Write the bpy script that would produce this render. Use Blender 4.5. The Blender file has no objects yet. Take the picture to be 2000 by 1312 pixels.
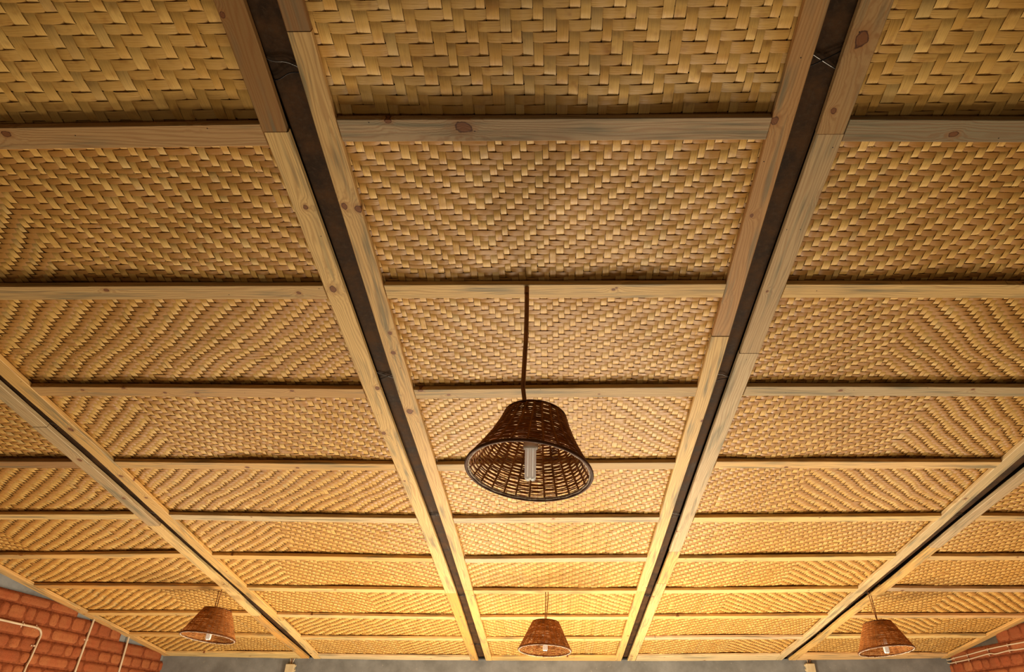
import bpy, math, random
import numpy as np
from mathutils import Vector, Matrix

# ------------------------------------------------------------------ camera, world, lights, exposure
scn = bpy.context.scene
col = scn.collection
S = 1.6                      # height of the ceiling plane above the lens (m)
ZC = 1.5                     # lens height above the floor
F_PX, CX, CYP = 1230.0, 1063.406, 656.0
pitch, yaw, roll = (math.radians(v) for v in (32.51052828, -0.82946655, 0.25356473))
SLOPE = math.radians(7.7786313)
cp, sp, cyw, syw = math.cos(pitch), math.sin(pitch), math.cos(yaw), math.sin(yaw)
Fv = np.array([syw * cp, cyw * cp, sp]); Rv = np.array([cyw, -syw, 0.0]); Uv = np.cross(Rv, Fv)
cr, sr = math.cos(roll), math.sin(roll)
Rv, Uv = cr * Rv + sr * Uv, -sr * Rv + cr * Uv
CAM = np.array([0, 0, ZC])

cam_data = bpy.data.cameras.new('camera')
cam_data.sensor_width = 36.0
cam_data.lens = F_PX * 36.0 / 2000.0
cam_data.shift_x = (1000.0 - CX) / 2000.0
cam_data.clip_start = 0.02
cam = bpy.data.objects.new('camera', cam_data)
col.objects.link(cam)
M = Matrix.Identity(4)
for i in range(3):
    M[i][0] = Rv[i]; M[i][1] = Uv[i]; M[i][2] = -Fv[i]; M[i][3] = CAM[i]
cam.matrix_world = M
scn.camera = cam

scn.view_settings.view_transform = 'Standard'
scn.view_settings.look = 'None'
scn.view_settings.gamma = 1.0
scn.view_settings.use_curve_mapping = False
scn.view_settings.exposure = 0.3

world = bpy.data.worlds.new('world'); scn.world = world
world.use_nodes = True
world.node_tree.nodes['Background'].inputs[0].default_value = (1.0, 0.72, 0.42, 1)
world.node_tree.nodes['Background'].inputs[1].default_value = 0.04

def point_light(name, loc, power, radius, colour=(1.0, 0.85, 0.64)):
    d = bpy.data.lights.new(name, 'POINT'); d.energy = power; d.shadow_soft_size = radius; d.color = colour
    o = bpy.data.objects.new(name, d); o.location = loc; col.objects.link(o); return o
# unseen lights below the frame: sources toward the back, then added fills
point_light('unseen_light', (-0.75, 5.45, 0.5), 165, 0.25)
point_light('unseen_light', (0.95, 5.25, 0.5), 165, 0.25)
point_light('unseen_light', (-2.9, 5.0, 0.5), 62, 0.25)
point_light('unseen_light', (2.9, 5.0, 0.5), 62, 0.25)
point_light('unseen_light', (0.1, 3.6, 0.3), 85, 0.35)  # added to brighten the middle of the ceiling, no lamp known there
point_light('unseen_light', (0.1, 0.6, 0.7), 9, 0.35)  # weak fill added for the near side of the large shade

# ------------------------------------------------------------------ frames of reference
SB, CB = math.sin(SLOPE), math.cos(SLOPE)
O = np.array([0, 0, ZC + S]); EY = np.array([0, CB, -SB]); NN = np.array([0, SB, CB])
ROW = lambda k: 0.33098793 * S + k * 0.39869732561 * S
def ray(x, y): return Fv + Rv * (x - CX) / F_PX + Uv * (CYP - y) / F_PX
def on_ceiling(x, y, h=0.0):
    """a point of the ceiling plane (across, down the slope) seen in the photo"""
    d = ray(x, y); k = ((O + NN * h - CAM) @ NN) / (d @ NN); P = CAM + d * k - O
    return P[0], P @ EY
def world_pt(u, t, h=0.0): return O + np.array([u, 0, 0]) + EY * t + NN * h
def plane_obj(o, u=0.0, t=0.0, h=0.0):
    o.location = world_pt(u, t, h); o.rotation_euler = (-SLOPE, 0, 0); return o

# ------------------------------------------------------------------ helpers
def tag(o, label=None, cat=None, group=None, kind=None):
    if label: o['label'] = label
    if cat: o['category'] = cat
    if group: o['group'] = group
    if kind: o['kind'] = kind
    return o
def link(o, parent=None):
    col.objects.link(o)
    if parent is not None: o.parent = parent
    return o
def empty(name, loc=(0, 0, 0), rot=(0, 0, 0)):
    o = bpy.data.objects.new(name, None); o.location = loc; o.rotation_euler = rot
    o.empty_display_size = 0.05; return link(o)

class MB:
    def __init__(s): s.v = []; s.f = []; s.m = []; s.g = []
    def add(s, vs, fs, mat=0, grain=None):
        b = len(s.v); s.v += [tuple(map(float, p)) for p in vs]
        s.f += [tuple(b + i for i in f) for f in fs]; s.m += [mat] * len(fs)
        s.g += grain if grain is not None else [tuple(map(float, p)) for p in vs]
    def box(s, lo, hi, mat=0, bev=0.0):
        x0, y0, z0 = lo; x1, y1, z1 = hi; c = bev
        if c <= 0:
            vs = [(x, y, z) for z in (z0, z1) for y in (y0, y1) for x in (x0, x1)]
            fs = [(0, 2, 3, 1), (4, 5, 7, 6), (0, 1, 5, 4), (2, 6, 7, 3), (0, 4, 6, 2), (1, 3, 7, 5)]
            s.add(vs, fs, mat); return
        # chamfered box: three rectangles per axis
        vs = []; idx = {}
        for ax in range(3):
            for sx in (0, 1):
                for a in (0, 1):
                    for b in (0, 1):
                        p = [0, 0, 0]; o1, o2 = [q for q in range(3) if q != ax]
                        L, H = (x0, y0, z0), (x1, y1, z1)
                        p[ax] = (L, H)[sx][ax]
                        p[o1] = (L[o1] + c, H[o1] - c)[a]; p[o2] = (L[o2] + c, H[o2] - c)[b]
                        idx[(ax, sx, a, b)] = len(vs); vs.append(tuple(p))
        fs = []
        for ax in range(3):
            for sx in (0, 1): fs.append((idx[ax, sx, 0, 0], idx[ax, sx, 1, 0], idx[ax, sx, 1, 1], idx[ax, sx, 0, 1]))
        for ax in range(3):       # edges parallel to ax
            o1, o2 = [q for q in range(3) if q != ax]
            for s1 in (0, 1):
                for s2 in (0, 1):
                    def key(face_ax, side, val_ax, other, oside):
                        rem = [q for q in range(3) if q != face_ax]
                        d = {ax: val_ax, other: oside}
                        return idx[(face_ax, side, d[rem[0]], d[rem[1]])]
                    fs.append((key(o1, s1, 0, o2, s2), key(o1, s1, 1, o2, s2), key(o2, s2, 1, o1, s1), key(o2, s2, 0, o1, s1)))
        for a in (0, 1):
            for b in (0, 1):
                for d in (0, 1): fs.append((idx[0, a, b, d], idx[1, b, a, d], idx[2, d, a, b]))
        s.add(vs, fs, mat)
    def tube(s, pts, r, n=8, mat=0, closed=False, cap=True, flat=None):
        P = [Vector(p) for p in pts]; L = len(P); rs = r if hasattr(r, '__len__') else [r] * L
        T = []
        for i in range(L):
            a = P[(i - 1) % L] if closed or i > 0 else P[i]; b = P[(i + 1) % L] if closed or i < L - 1 else P[i]
            T.append((b - a).normalized())
        up = Vector((0, 0, 1)) if abs(T[0].z) < 0.9 else Vector((1, 0, 0))
        nrm = (up - T[0] * up.dot(T[0])).normalized(); vs = []
        for i in range(L):
            nrm = (nrm - T[i] * nrm.dot(T[i])).normalized(); bi = T[i].cross(nrm)
            for k in range(n):
                a = 2 * math.pi * k / n
                fx = flat if flat else 1.0
                vs.append(P[i] + (nrm * math.cos(a) * fx + bi * math.sin(a)) * rs[i])
        fs = []
        for i in range(L if closed else L - 1):
            j = (i + 1) % L
            for k in range(n): fs.append((i * n + k, i * n + (k + 1) % n, j * n + (k + 1) % n, j * n + k))
        if not closed and cap:
            fs.append(tuple(range(n - 1, -1, -1))); fs.append(tuple((L - 1) * n + k for k in range(n)))
        s.add(vs, fs, mat)
    def lathe(s, prof, n=48, mat=0, c=(0, 0, 0)):
        vs = [(c[0] + r * math.cos(2 * math.pi * k / n), c[1] + r * math.sin(2 * math.pi * k / n), c[2] + z) for r, z in prof for k in range(n)]
        fs = [(i * n + k, i * n + (k + 1) % n, (i + 1) * n + (k + 1) % n, (i + 1) * n + k) for i in range(len(prof) - 1) for k in range(n)]
        s.add(vs, fs, mat)
    def mesh(s, name, mats, smooth=False, grain=False):
        me = bpy.data.meshes.new(name); me.from_pydata(s.v, [], s.f); me.update()
        for m in (mats if isinstance(mats, (list, tuple)) else [mats]): me.materials.append(m)
        me.polygons.foreach_set('material_index', s.m)
        if smooth: me.polygons.foreach_set('use_smooth', [True] * len(me.polygons))
        if grain:
            at = me.attributes.new('grain', 'FLOAT_VECTOR', 'POINT'); at.data.foreach_set('vector', np.array(s.g, 'f').ravel())
        return me
    def build(s, name, mats, parent=None, smooth=False, grain=False):
        return link(bpy.data.objects.new(name, s.mesh(name, mats, smooth, grain)), parent)

# ------------------------------------------------------------------ materials
class NT:
    def __init__(s, name):
        s.mat = bpy.data.materials.new(name); s.mat.use_nodes = True; s.t = s.mat.node_tree
        s.b = s.t.nodes['Principled BSDF']
    def n(s, kind, **kw):
        nd = s.t.nodes.new('ShaderNode' + kind)
        for k, v in kw.items(): setattr(nd, k, v)
        return nd
    def l(s, a, b): s.t.links.new(a, b); return b
    def val(s, nd, **kw):
        for k, v in kw.items():
            s.put(nd.inputs[k.replace('_', ' ')], v)
        return nd
    def put(s, sock, v):
        if isinstance(v, bpy.types.NodeSocket): s.t.links.new(v, sock)
        else: sock.default_value = v
    def math(s, op, a, b=0.0, c=0.0, clamp=False):
        nd = s.n('Math', operation=op, use_clamp=clamp)
        s.put(nd.inputs[0], a); s.put(nd.inputs[1], b); s.put(nd.inputs[2], c); return nd.outputs[0]
    def noise(s, vec, scale=1.0, detail=2.0, rough=0.5, dim='3D', w=None):
        nd = s.n('TexNoise', noise_dimensions=dim); s.put(nd.inputs['Vector'], vec)
        nd.inputs['Scale'].default_value = scale; nd.inputs['Detail'].default_value = detail; nd.inputs['Roughness'].default_value = rough
        if w is not None: s.put(nd.inputs['W'], w)
        return nd.outputs['Fac']
    def mul(s, vec, k):
        nd = s.n('VectorMath', operation='MULTIPLY'); s.put(nd.inputs[0], vec); nd.inputs[1].default_value = k; return nd.outputs[0]
    def mix(s, f, a, b, mode='MIX'):
        nd = s.n('Mix', data_type='RGBA', blend_type=mode); s.put(nd.inputs[0], f)
        s.put(nd.inputs[6], a if not isinstance(a, tuple) else (*a[:3], 1)); s.put(nd.inputs[7], b if not isinstance(b, tuple) else (*b[:3], 1)); return nd.outputs[2]
    def ramp(s, f, lo, hi, a=0.0, b=1.0):
        nd = s.n('MapRange'); s.put(nd.inputs[0], f); nd.inputs[1].default_value = lo; nd.inputs[2].default_value = hi
        nd.inputs[3].default_value = a; nd.inputs[4].default_value = b; return nd.outputs[0]
    def bump(s, h, strength=0.3, dist=0.002):
        nd = s.n('Bump'); s.put(nd.inputs['Height'], h); nd.inputs['Strength'].default_value = strength; nd.inputs['Distance'].default_value = dist
        s.l(nd.outputs[0], s.b.inputs['Normal'])
    def finish(s, colour, rough=0.6, spec=0.4):
        s.put(s.b.inputs['Base Color'], colour if not isinstance(colour, tuple) else (*colour[:3], 1)); s.put(s.b.inputs['Roughness'], rough)
        s.b.inputs['Specular IOR Level'].default_value = spec; return s.mat

def bamboo_material():
    n = NT('woven_bamboo')
    uv = n.n('Attribute', attribute_name='strand').outputs['Vector']     # across, along, strand number
    tone = n.n('Attribute', attribute_name='tone')
    sep = n.n('SeparateColor'); n.l(tone.outputs['Color'], sep.inputs[0])
    r, h, wf = sep.outputs
    oi = n.n('ObjectInfo')
    rnd = n.math('MULTIPLY', oi.outputs['Random'], 40.0)
    fib = n.noise(n.mul(uv, (900, 9, 7.3)), 1.0, 2.0, 0.6, '4D', rnd)
    fib2 = n.noise(n.mul(uv, (260, 22, 3.1)), 1.0, 1.0, 0.5, '4D', rnd)
    blot = n.noise(n.mul(uv, (30, 26, 11.7)), 1.0, 2.0, 0.55, '4D', rnd)
    pale, mid, brown = (0.90, 0.585, 0.175), (0.70, 0.375, 0.075), (0.34, 0.125, 0.020)
    c = n.mix(r, mid, pale)
    c = n.mix(n.ramp(fib, 0.45, 0.72, 0.0, 0.45), c, brown)
    c = n.mix(n.ramp(blot, 0.57, 0.76, 0.0, 0.65), c, brown)
    c = n.mix(n.math('MULTIPLY', n.ramp(h, 0.82, 1.0), 0.4), c, (0.50, 0.40, 0.19))
    c = n.mix(n.math('MULTIPLY', wf, 0.74), c, (0.45, 0.205, 0.040))  # weft darkened in colour, imitating how light catches the warp instead
    n.bump(n.math('ADD', fib, fib2), 0.35, 0.0012)
    return n.finish(c, n.ramp(fib2, 0.3, 0.7, 0.34, 0.52), 0.5)

def pine_material(name, knots=(), weather=0.72, knot_density=1.0, saw=0.0):
    n = NT(name)
    g = n.n('Attribute', attribute_name='grain').outputs['Vector']       # along, across, depth (m)
    oi = n.n('ObjectInfo'); rnd = n.math('MULTIPLY', oi.outputs['Random'], 57.0)
    sep = n.n('SeparateXYZ'); n.l(g, sep.inputs[0]); a, c, d = sep.outputs
    # knots: nearest point of a stretched voronoi, measured back in metres
    off = n.n('VectorMath', operation='ADD'); n.put(off.inputs[0], n.mul(g, (2.3, 13.0, 0.0)))
    comb = n.n('CombineXYZ'); n.put(comb.inputs[0], rnd); n.put(comb.inputs[1], n.math('MULTIPLY', rnd, 0.31)); n.l(comb.outputs[0], off.inputs[1])
    vo = n.n('TexVoronoi', voronoi_dimensions='2D'); n.l(off.outputs[0], vo.inputs['Vector']); vo.inputs['Scale'].default_value = 1.0
    sub = n.n('VectorMath', operation='SUBTRACT'); n.l(off.outputs[0], sub.inputs[0]); n.l(vo.outputs['Position'], sub.inputs[1])
    s2 = n.n('SeparateXYZ'); n.l(sub.outputs[0], s2.inputs[0])
    kx = n.math('DIVIDE', s2.outputs[0], 2.3 * 1.25); ky = n.math('DIVIDE', s2.outputs[1], 13.0)
    dist = n.math('SQRT', n.math('ADD', n.math('MULTIPLY', kx, kx), n.math('MULTIPLY', ky, ky)))
    sc = n.n('SeparateColor'); n.l(vo.outputs['Color'], sc.inputs[0])
    have = n.math('LESS_THAN', sc.outputs[0], 0.22 * knot_density)
    size = n.ramp(sc.outputs[1], 0, 1, 0.0035, 0.0095)
    kd = n.math('ADD', n.math('DIVIDE', dist, size), n.math('MULTIPLY', n.math('SUBTRACT', 1.0, have), 50.0))
    for (ka, kc, kr) in knots:
        dx = n.math('DIVIDE', n.math('SUBTRACT', a, ka), kr * 1.25); dy = n.math('DIVIDE', n.math('SUBTRACT', c, kc), kr)
        e = n.math('SQRT', n.math('ADD', n.math('MULTIPLY', dx, dx), n.math('MULTIPLY', dy, dy)))
        kd = n.math('MINIMUM', kd, e)
    kd = n.math('MULTIPLY', kd, n.ramp(n.noise(n.mul(g, (45, 45, 45)), 1.0, 2.0, 0.5, '4D', rnd), 0.3, 0.7, 0.72, 1.28))
    ring = n.math('POWER', 2.718, n.math('MULTIPLY', kd, -0.45))
    warp = n.noise(n.mul(g, (1.7, 16, 16)), 1.0, 2.0, 0.5, '4D', rnd)
    cc = n.math('ADD', n.math('MULTIPLY', c, 190.0), n.math('MULTIPLY', d, 140.0))
    ph = n.math('ADD', n.math('ADD', cc, n.math('MULTIPLY', warp, 17.0)), n.math('MULTIPLY', ring, 7.0))
    ph = n.math('ADD', ph, n.math('MULTIPLY', rnd, 3.7))
    band = n.math('POWER', n.math('ADD', n.math('MULTIPLY', n.math('SINE', n.math('MULTIPLY', ph, 3.1)), 0.5), 0.5), 2.0)
    fine = n.noise(n.mul(g, (9, 420, 420)), 1.0, 2.0, 0.6, '4D', rnd)
    streak = n.noise(n.mul(g, (2.6, 48, 48)), 1.0, 3.0, 0.6, '4D', rnd)
    blot = n.noise(n.mul(g, (3.2, 9, 9)), 1.0, 2.0, 0.5, '4D', n.math('ADD', rnd, 9.0))
    base = n.mix(0.0, oi.outputs['Color'], (0, 0, 0))
    dark = n.mix(0.60, base, (0.26, 0.085, 0.014))
    col_ = n.mix(n.math('MULTIPLY', band, 0.62), base, dark)
    col_ = n.mix(n.ramp(fine, 0.45, 0.72, 0, 0.45), col_, dark)
    col_ = n.mix(n.math('MULTIPLY', n.math('MULTIPLY', n.ramp(streak, 0.48, 0.62), n.ramp(blot, 0.40, 0.56)), weather), col_, (0.17, 0.155, 0.09))
    col_ = n.mix(n.ramp(kd, 2.4, 1.0, 0, 0.50), col_, (0.36, 0.14, 0.035))
    col_ = n.mix(n.ramp(kd, 1.05, 0.95, 0, 0.90), col_, (0.21, 0.072, 0.022))
    kr_ = n.math('MULTIPLY', n.ramp(n.math('ABSOLUTE', n.math('SUBTRACT', kd, 0.97)), 0.16, 0.05), 0.85)
    col_ = n.mix(kr_, col_, (0.07, 0.022, 0.009))
    if saw > 0:
        sw = n.math('MULTIPLY', n.math('SINE', n.math('MULTIPLY', a, 6.283 / 0.0046)), n.ramp(c, 0.02, 0.07, 0.25, 1.0))
        col_ = n.mix(n.ramp(sw, 0.2, 1.0, 0, saw), col_, dark)
    # nail holes
    vn = n.n('TexVoronoi', voronoi_dimensions='2D'); off2 = n.mul(off.outputs[0], (1.3, 1.1, 1)); n.l(off2, vn.inputs['Vector']); vn.inputs['Scale'].default_value = 1.0
    sb = n.n('VectorMath', operation='SUBTRACT'); n.l(off2, sb.inputs[0]); n.l(vn.outputs['Position'], sb.inputs[1])
    s3 = n.n('SeparateXYZ'); n.l(sb.outputs[0], s3.inputs[0])
    nx = n.math('DIVIDE', s3.outputs[0], 2.99); ny = n.math('DIVIDE', s3.outputs[1], 14.3)
    nd_ = n.math('SQRT', n.math('ADD', n.math('MULTIPLY', nx, nx), n.math('MULTIPLY', ny, ny)))
    sc2 = n.n('SeparateColor'); n.l(vn.outputs['Color'], sc2.inputs[0])
    hole = n.math('MULTIPLY', n.math('LESS_THAN', nd_, 0.0019), n.math('LESS_THAN', sc2.outputs[0], 0.4))
    col_ = n.mix(hole, col_, (0.02, 0.012, 0.008))
    n.bump(n.math('ADD', n.math('MULTIPLY', band, 0.5), fine), 0.25, 0.0012)
    return n.finish(col_, 0.55, 0.35)

def simple_material(name, colour, rough=0.6, spec=0.4, metal=0.0, var=0.0, scale=30.0, colour2=None, bump=0.0):
    n = NT(name); tc = n.n('TexCoord').outputs['Object']
    c = colour
    if var > 0:
        f = n.noise(tc, scale, 4.0, 0.6)
        c = n.mix(n.ramp(f, 0.5 - var, 0.5 + var), colour, colour2 or tuple(v * 0.5 for v in colour))
        if bump: n.bump(f, bump, 0.003)
    m = n.finish(c, rough, spec); n.b.inputs['Metallic'].default_value = metal; return m

def steel_material():
    n = NT('rusty_steel'); tc = n.n('TexCoord').outputs['Object']
    f = n.noise(tc, 9.0, 5.0, 0.65); f2 = n.noise(tc, 60.0, 3.0, 0.6); f3 = n.noise(n.mul(tc, (30, 2, 30)), 1.0, 3.0, 0.6)
    c = n.mix(n.ramp(f, 0.38, 0.62), (0.038, 0.020, 0.009), (0.090, 0.042, 0.015))
    c = n.mix(n.ramp(f2, 0.52, 0.72, 0, 0.6), c, (0.085, 0.052, 0.028))
    c = n.mix(n.ramp(f3, 0.62, 0.72, 0, 0.5), c, (0.14, 0.11, 0.085))
    n.bump(f2, 0.4, 0.002)
    return n.finish(c, n.ramp(f, 0.3, 0.7, 0.6, 0.8), 0.15)

def brick_material():
    n = NT('laterite_block'); tc = n.n('TexCoord').outputs['Object']
    at = n.n('Attribute', attribute_name='grain').outputs['Vector']      # brick random in x, y
    sx = n.n('SeparateXYZ'); n.l(at, sx.inputs[0])
    f = n.noise(tc, 55.0, 5.0, 0.7); g = n.noise(tc, 7.0, 3.0, 0.6); p = n.noise(tc, 190.0, 2.0, 0.6)
    c = n.mix(sx.outputs[0], (0.25, 0.068, 0.022), (0.36, 0.122, 0.040))
    c = n.mix(n.ramp(g, 0.40, 0.65, 0, 0.7), c, (0.30, 0.070, 0.022))
    c = n.mix(n.ramp(f, 0.50, 0.70, 0, 0.5), c, (0.18, 0.045, 0.016))
    c = n.mix(n.ramp(p, 0.64, 0.74, 0, 0.6), c, (0.09, 0.028, 0.012))
    n.bump(n.math('ADD', f, p), 0.8, 0.004)
    return n.finish(c, 0.9, 0.2)
def mortar_material():
    n = NT('mud_mortar'); tc = n.n('TexCoord').outputs['Object']
    f = n.noise(tc, 30.0, 5.0, 0.7)
    c = n.mix(n.ramp(f, 0.35, 0.65), (0.16, 0.040, 0.014), (0.30, 0.085, 0.028)); n.bump(f, 0.8, 0.006)
    return n.finish(c, 0.95, 0.15)
def plaster_material():
    n = NT('grey_plaster'); tc = n.n('TexCoord').outputs['Object']
    f = n.noise(tc, 5.0, 5.0, 0.6); g = n.noise(tc, 70.0, 4.0, 0.6); sp_ = n.noise(tc, 38.0, 2.0, 0.5)
    c = n.mix(n.ramp(f, 0.35, 0.68), (0.135, 0.130, 0.118), (0.215, 0.210, 0.195))
    c = n.mix(n.ramp(sp_, 0.68, 0.76, 0, 0.5), c, (0.32, 0.29, 0.23)); n.bump(n.math('ADD', f, g), 0.4, 0.003)
    return n.finish(c, 0.9, 0.2)
def rattan_material(name, a, b):
    n = NT(name); tc = n.n('TexCoord').outputs['Object']
    f = n.noise(n.mul(tc, (14, 14, 160)), 1.0, 3.0, 0.6); g = n.noise(tc, 12.0, 2.0, 0.5)
    c = n.mix(n.ramp(f, 0.35, 0.68), a, b); c = n.mix(n.ramp(g, 0.55, 0.72, 0, 0.6), c, tuple(v * 0.35 for v in a))
    return n.finish(c, 0.65, 0.2)

BAMBOO = bamboo_material()
PINE = pine_material('pine_board')
PINE_SAWN = pine_material('sawn_pine_board', saw=0.5)
STEEL = steel_material()
BRICK, MORTAR, PLASTER = brick_material(), mortar_material(), plaster_material()
RATTAN = rattan_material('stained_rattan', (0.33, 0.115, 0.024), (0.50, 0.20, 0.050))
RATTAN_EDGE = rattan_material('dark_rattan_rim', (0.09, 0.030, 0.010), (0.17, 0.06, 0.018))
THREAD = simple_material('pale_lining', (0.78, 0.66, 0.52), 0.7, var=0.12, scale=90, colour2=(0.30, 0.19, 0.10))
CORD = simple_material('brown_cord', (0.42, 0.17, 0.050), 0.45, 0.5, var=0.15, scale=25)
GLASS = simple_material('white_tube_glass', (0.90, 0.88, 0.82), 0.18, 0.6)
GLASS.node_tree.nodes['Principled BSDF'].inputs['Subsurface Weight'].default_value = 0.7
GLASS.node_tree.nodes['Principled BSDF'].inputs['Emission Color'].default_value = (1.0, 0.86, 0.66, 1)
GLASS.node_tree.nodes['Principled BSDF'].inputs['Emission Strength'].default_value = 0.16  # faint glow added so the unlit tubes look pale
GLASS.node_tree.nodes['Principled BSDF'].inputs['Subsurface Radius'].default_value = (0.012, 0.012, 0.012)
WHITE = simple_material('white_plastic', (0.72, 0.68, 0.58), 0.4, 0.5)
WIRE = simple_material('black_tie_wire', (0.03, 0.028, 0.028), 0.3, 0.7, 0.6)
GALV = simple_material('galvanised_wire', (0.34, 0.33, 0.32), 0.35, 0.6, 0.8)
PVC = simple_material('cream_conduit', (0.62, 0.50, 0.34), 0.45, 0.4, var=0.2, scale=9, colour2=(0.48, 0.36, 0.22))
CLIP = simple_material('beige_saddle', (0.60, 0.42, 0.28), 0.5, 0.4)
BOXM = simple_material('cream_box_plastic', (0.58, 0.47, 0.28), 0.5, 0.4, var=0.1, scale=14, colour2=(0.50, 0.39, 0.22))
FLOORM = simple_material('concrete_floor', (0.17, 0.14, 0.11), 0.8, 0.3, var=0.2, scale=3)
DARK = simple_material('roof_sheet', (0.030, 0.022, 0.016), 0.8, 0.2, var=0.2, scale=4)

# ------------------------------------------------------------------ setting: walls, floor, roof deck
def roof_z(y, h=0.0): return ZC + S - y * math.tan(SLOPE) + h
def lx(y): return -3.927 + 0.0411 * (y / CB - 4.675) if y > -10 else 0
def rx(y): return 3.894 - 0.0835 * (y / CB - 5.764) * 0.62
Y0 = -3.0
def back_y(x): return 7.015 - 0.0098 * x * x

m = MB(); m.box((-4.6, Y0, -0.1), (4.6, 7.6, 0.0)); tag(m.build('floor', FLOORM), kind='structure')
# roof deck far above the mats
m = MB(); m.box((-4.35, -3.4, 0), (4.35, 7.5, 0.03)); o = m.build('ceiling', DARK); plane_obj(o, 0, 0, 0.17); tag(o, kind='structure')
# back wall, slightly bowed
m = MB(); xs = np.linspace(-4.2, 4.2, 29); vs = []
for x in xs:
    y = back_y(x)
    vs += [(x, y, 0), (x, y, roof_z(y, 0.012)), (x, y + 0.2, 0), (x, y + 0.2, roof_z(y, 0.012))]
fs = []
for i in range(len(xs) - 1):
    a = i * 4; b = a + 4
    fs += [(a, b, b + 1, a + 1), (a + 1, b + 1, b + 3, a + 3), (a + 2, a + 3, b + 3, b + 2)]
m.add(vs, fs); tag(m.build('wall_back', PLASTER), kind='structure')

COURSES = [1.36, 1.455, 1.55, 1.65, 1.745, 1.840, 1.937, 2.023, 2.114, 2.206, 2.313, 2.385, 2.49, 2.59, 2.69, 2.80, 2.91]
def side_wall(name, xf, sgn, seed, ystart):
    rng = random.Random(seed); m = MB()
    def P(y, z, out): return (xf(y) - sgn * out, y, z)      # out = towards the room
    ys = np.linspace(ystart, 7.1, 24); vs = []
    for y in ys: vs += [P(y, 0, 0), P(y, roof_z(y, 0.004), 0), P(y, 0, -0.2), P(y, roof_z(y, 0.004), -0.2)]
    fs = [(a, a + 4, a + 5, a + 1) if sgn > 0 else (a, a + 1, a + 5, a + 4) for a in range(0, 4 * 23, 4)]
    fs += [(a + 1, a + 5, a + 7, a + 3) for a in range(0, 4 * 23, 4)]
    m.add(vs, fs, 0, [(0, 0, 0)] * len(vs))
    for c in range(len(COURSES) - 1):
        z0, z1 = COURSES[c], COURSES[c + 1]
        # the blocks of a course stop where the roof comes down to them
        yend = min(6.97, (ZC + S - z1 + 0.045) / math.tan(SLOPE) + rng.uniform(-0.05, 0.05))
        if z1 > 2.4: yend -= 0.75
        if yend < ystart + 0.4: continue
        ym = np.linspace(ystart, yend, 12); vs = []
        for y in ym: vs += [P(y, z0, 0.007), P(y, z1, 0.007), P(y, z1, 0)]
        fs = []
        for i in range(11): a = i * 3; fs += [(a, a + 3, a + 4, a + 1), (a + 1, a + 4, a + 5, a + 2)]
        m.add(vs, fs, 2, [(0, 0, 0)] * len(vs))
        y = yend; long_ = (c % 2 == 0)
        k = 0
        while y > ystart + 0.2:
            L = rng.uniform(0.26, 0.33) if long_ else rng.uniform(0.135, 0.175)
            if rng.random() < 0.12: L *= 0.6
            b0, b1 = y - L + 0.006, y - 0.006; h0, h1 = z0 + 0.006 + rng.uniform(0, .004), z1 - 0.005 - rng.uniform(0, .005)
            out = 0.016 + rng.uniform(-0.003, 0.005); nx = 10 if long_ else 6; nz = 6; vs = []; tone = rng.random()
            for j in range(nz + 1):
                for i in range(nx + 1):
                    a, b = i / nx, j / nz
                    ea = min(a, 1 - a) * L; eb = min(b, 1 - b) * (h1 - h0)
                    edge = min(ea, eb); o = out - 0.010 * max(0, 1 - edge / 0.012) ** 1.5
                    if ea == 0 or eb == 0: o = 0.004
                    rr = 0.010 * max(0, 1 - ea / 0.02) * max(0, 1 - eb / 0.02)
                    jit = 0.0016 * (rng.random() - 0.5)
                    yy = b0 + a * (b1 - b0) + (rr if a < .5 else -rr) + jit; zz = h0 + b * (h1 - h0) + (rr if b < .5 else -rr) + jit
                    vs.append(P(yy, zz, o + jit))
            fs = []
            for j in range(nz):
                for i in range(nx): q = j * (nx + 1) + i; fs.append((q, q + 1, q + nx + 2, q + nx + 1))
            m.add(vs, fs, 1, [(tone, rng.random(), 0)] * len(vs)); y -= L; k += 1
    o = m.build(name, [PLASTER, BRICK, MORTAR], smooth=True, grain=True); tag(o, kind='structure'); return o
side_wall('wall_left', lx, -1, 5, 2.6)
side_wall('wall_right', rx, 1, 11, 2.6)

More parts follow.
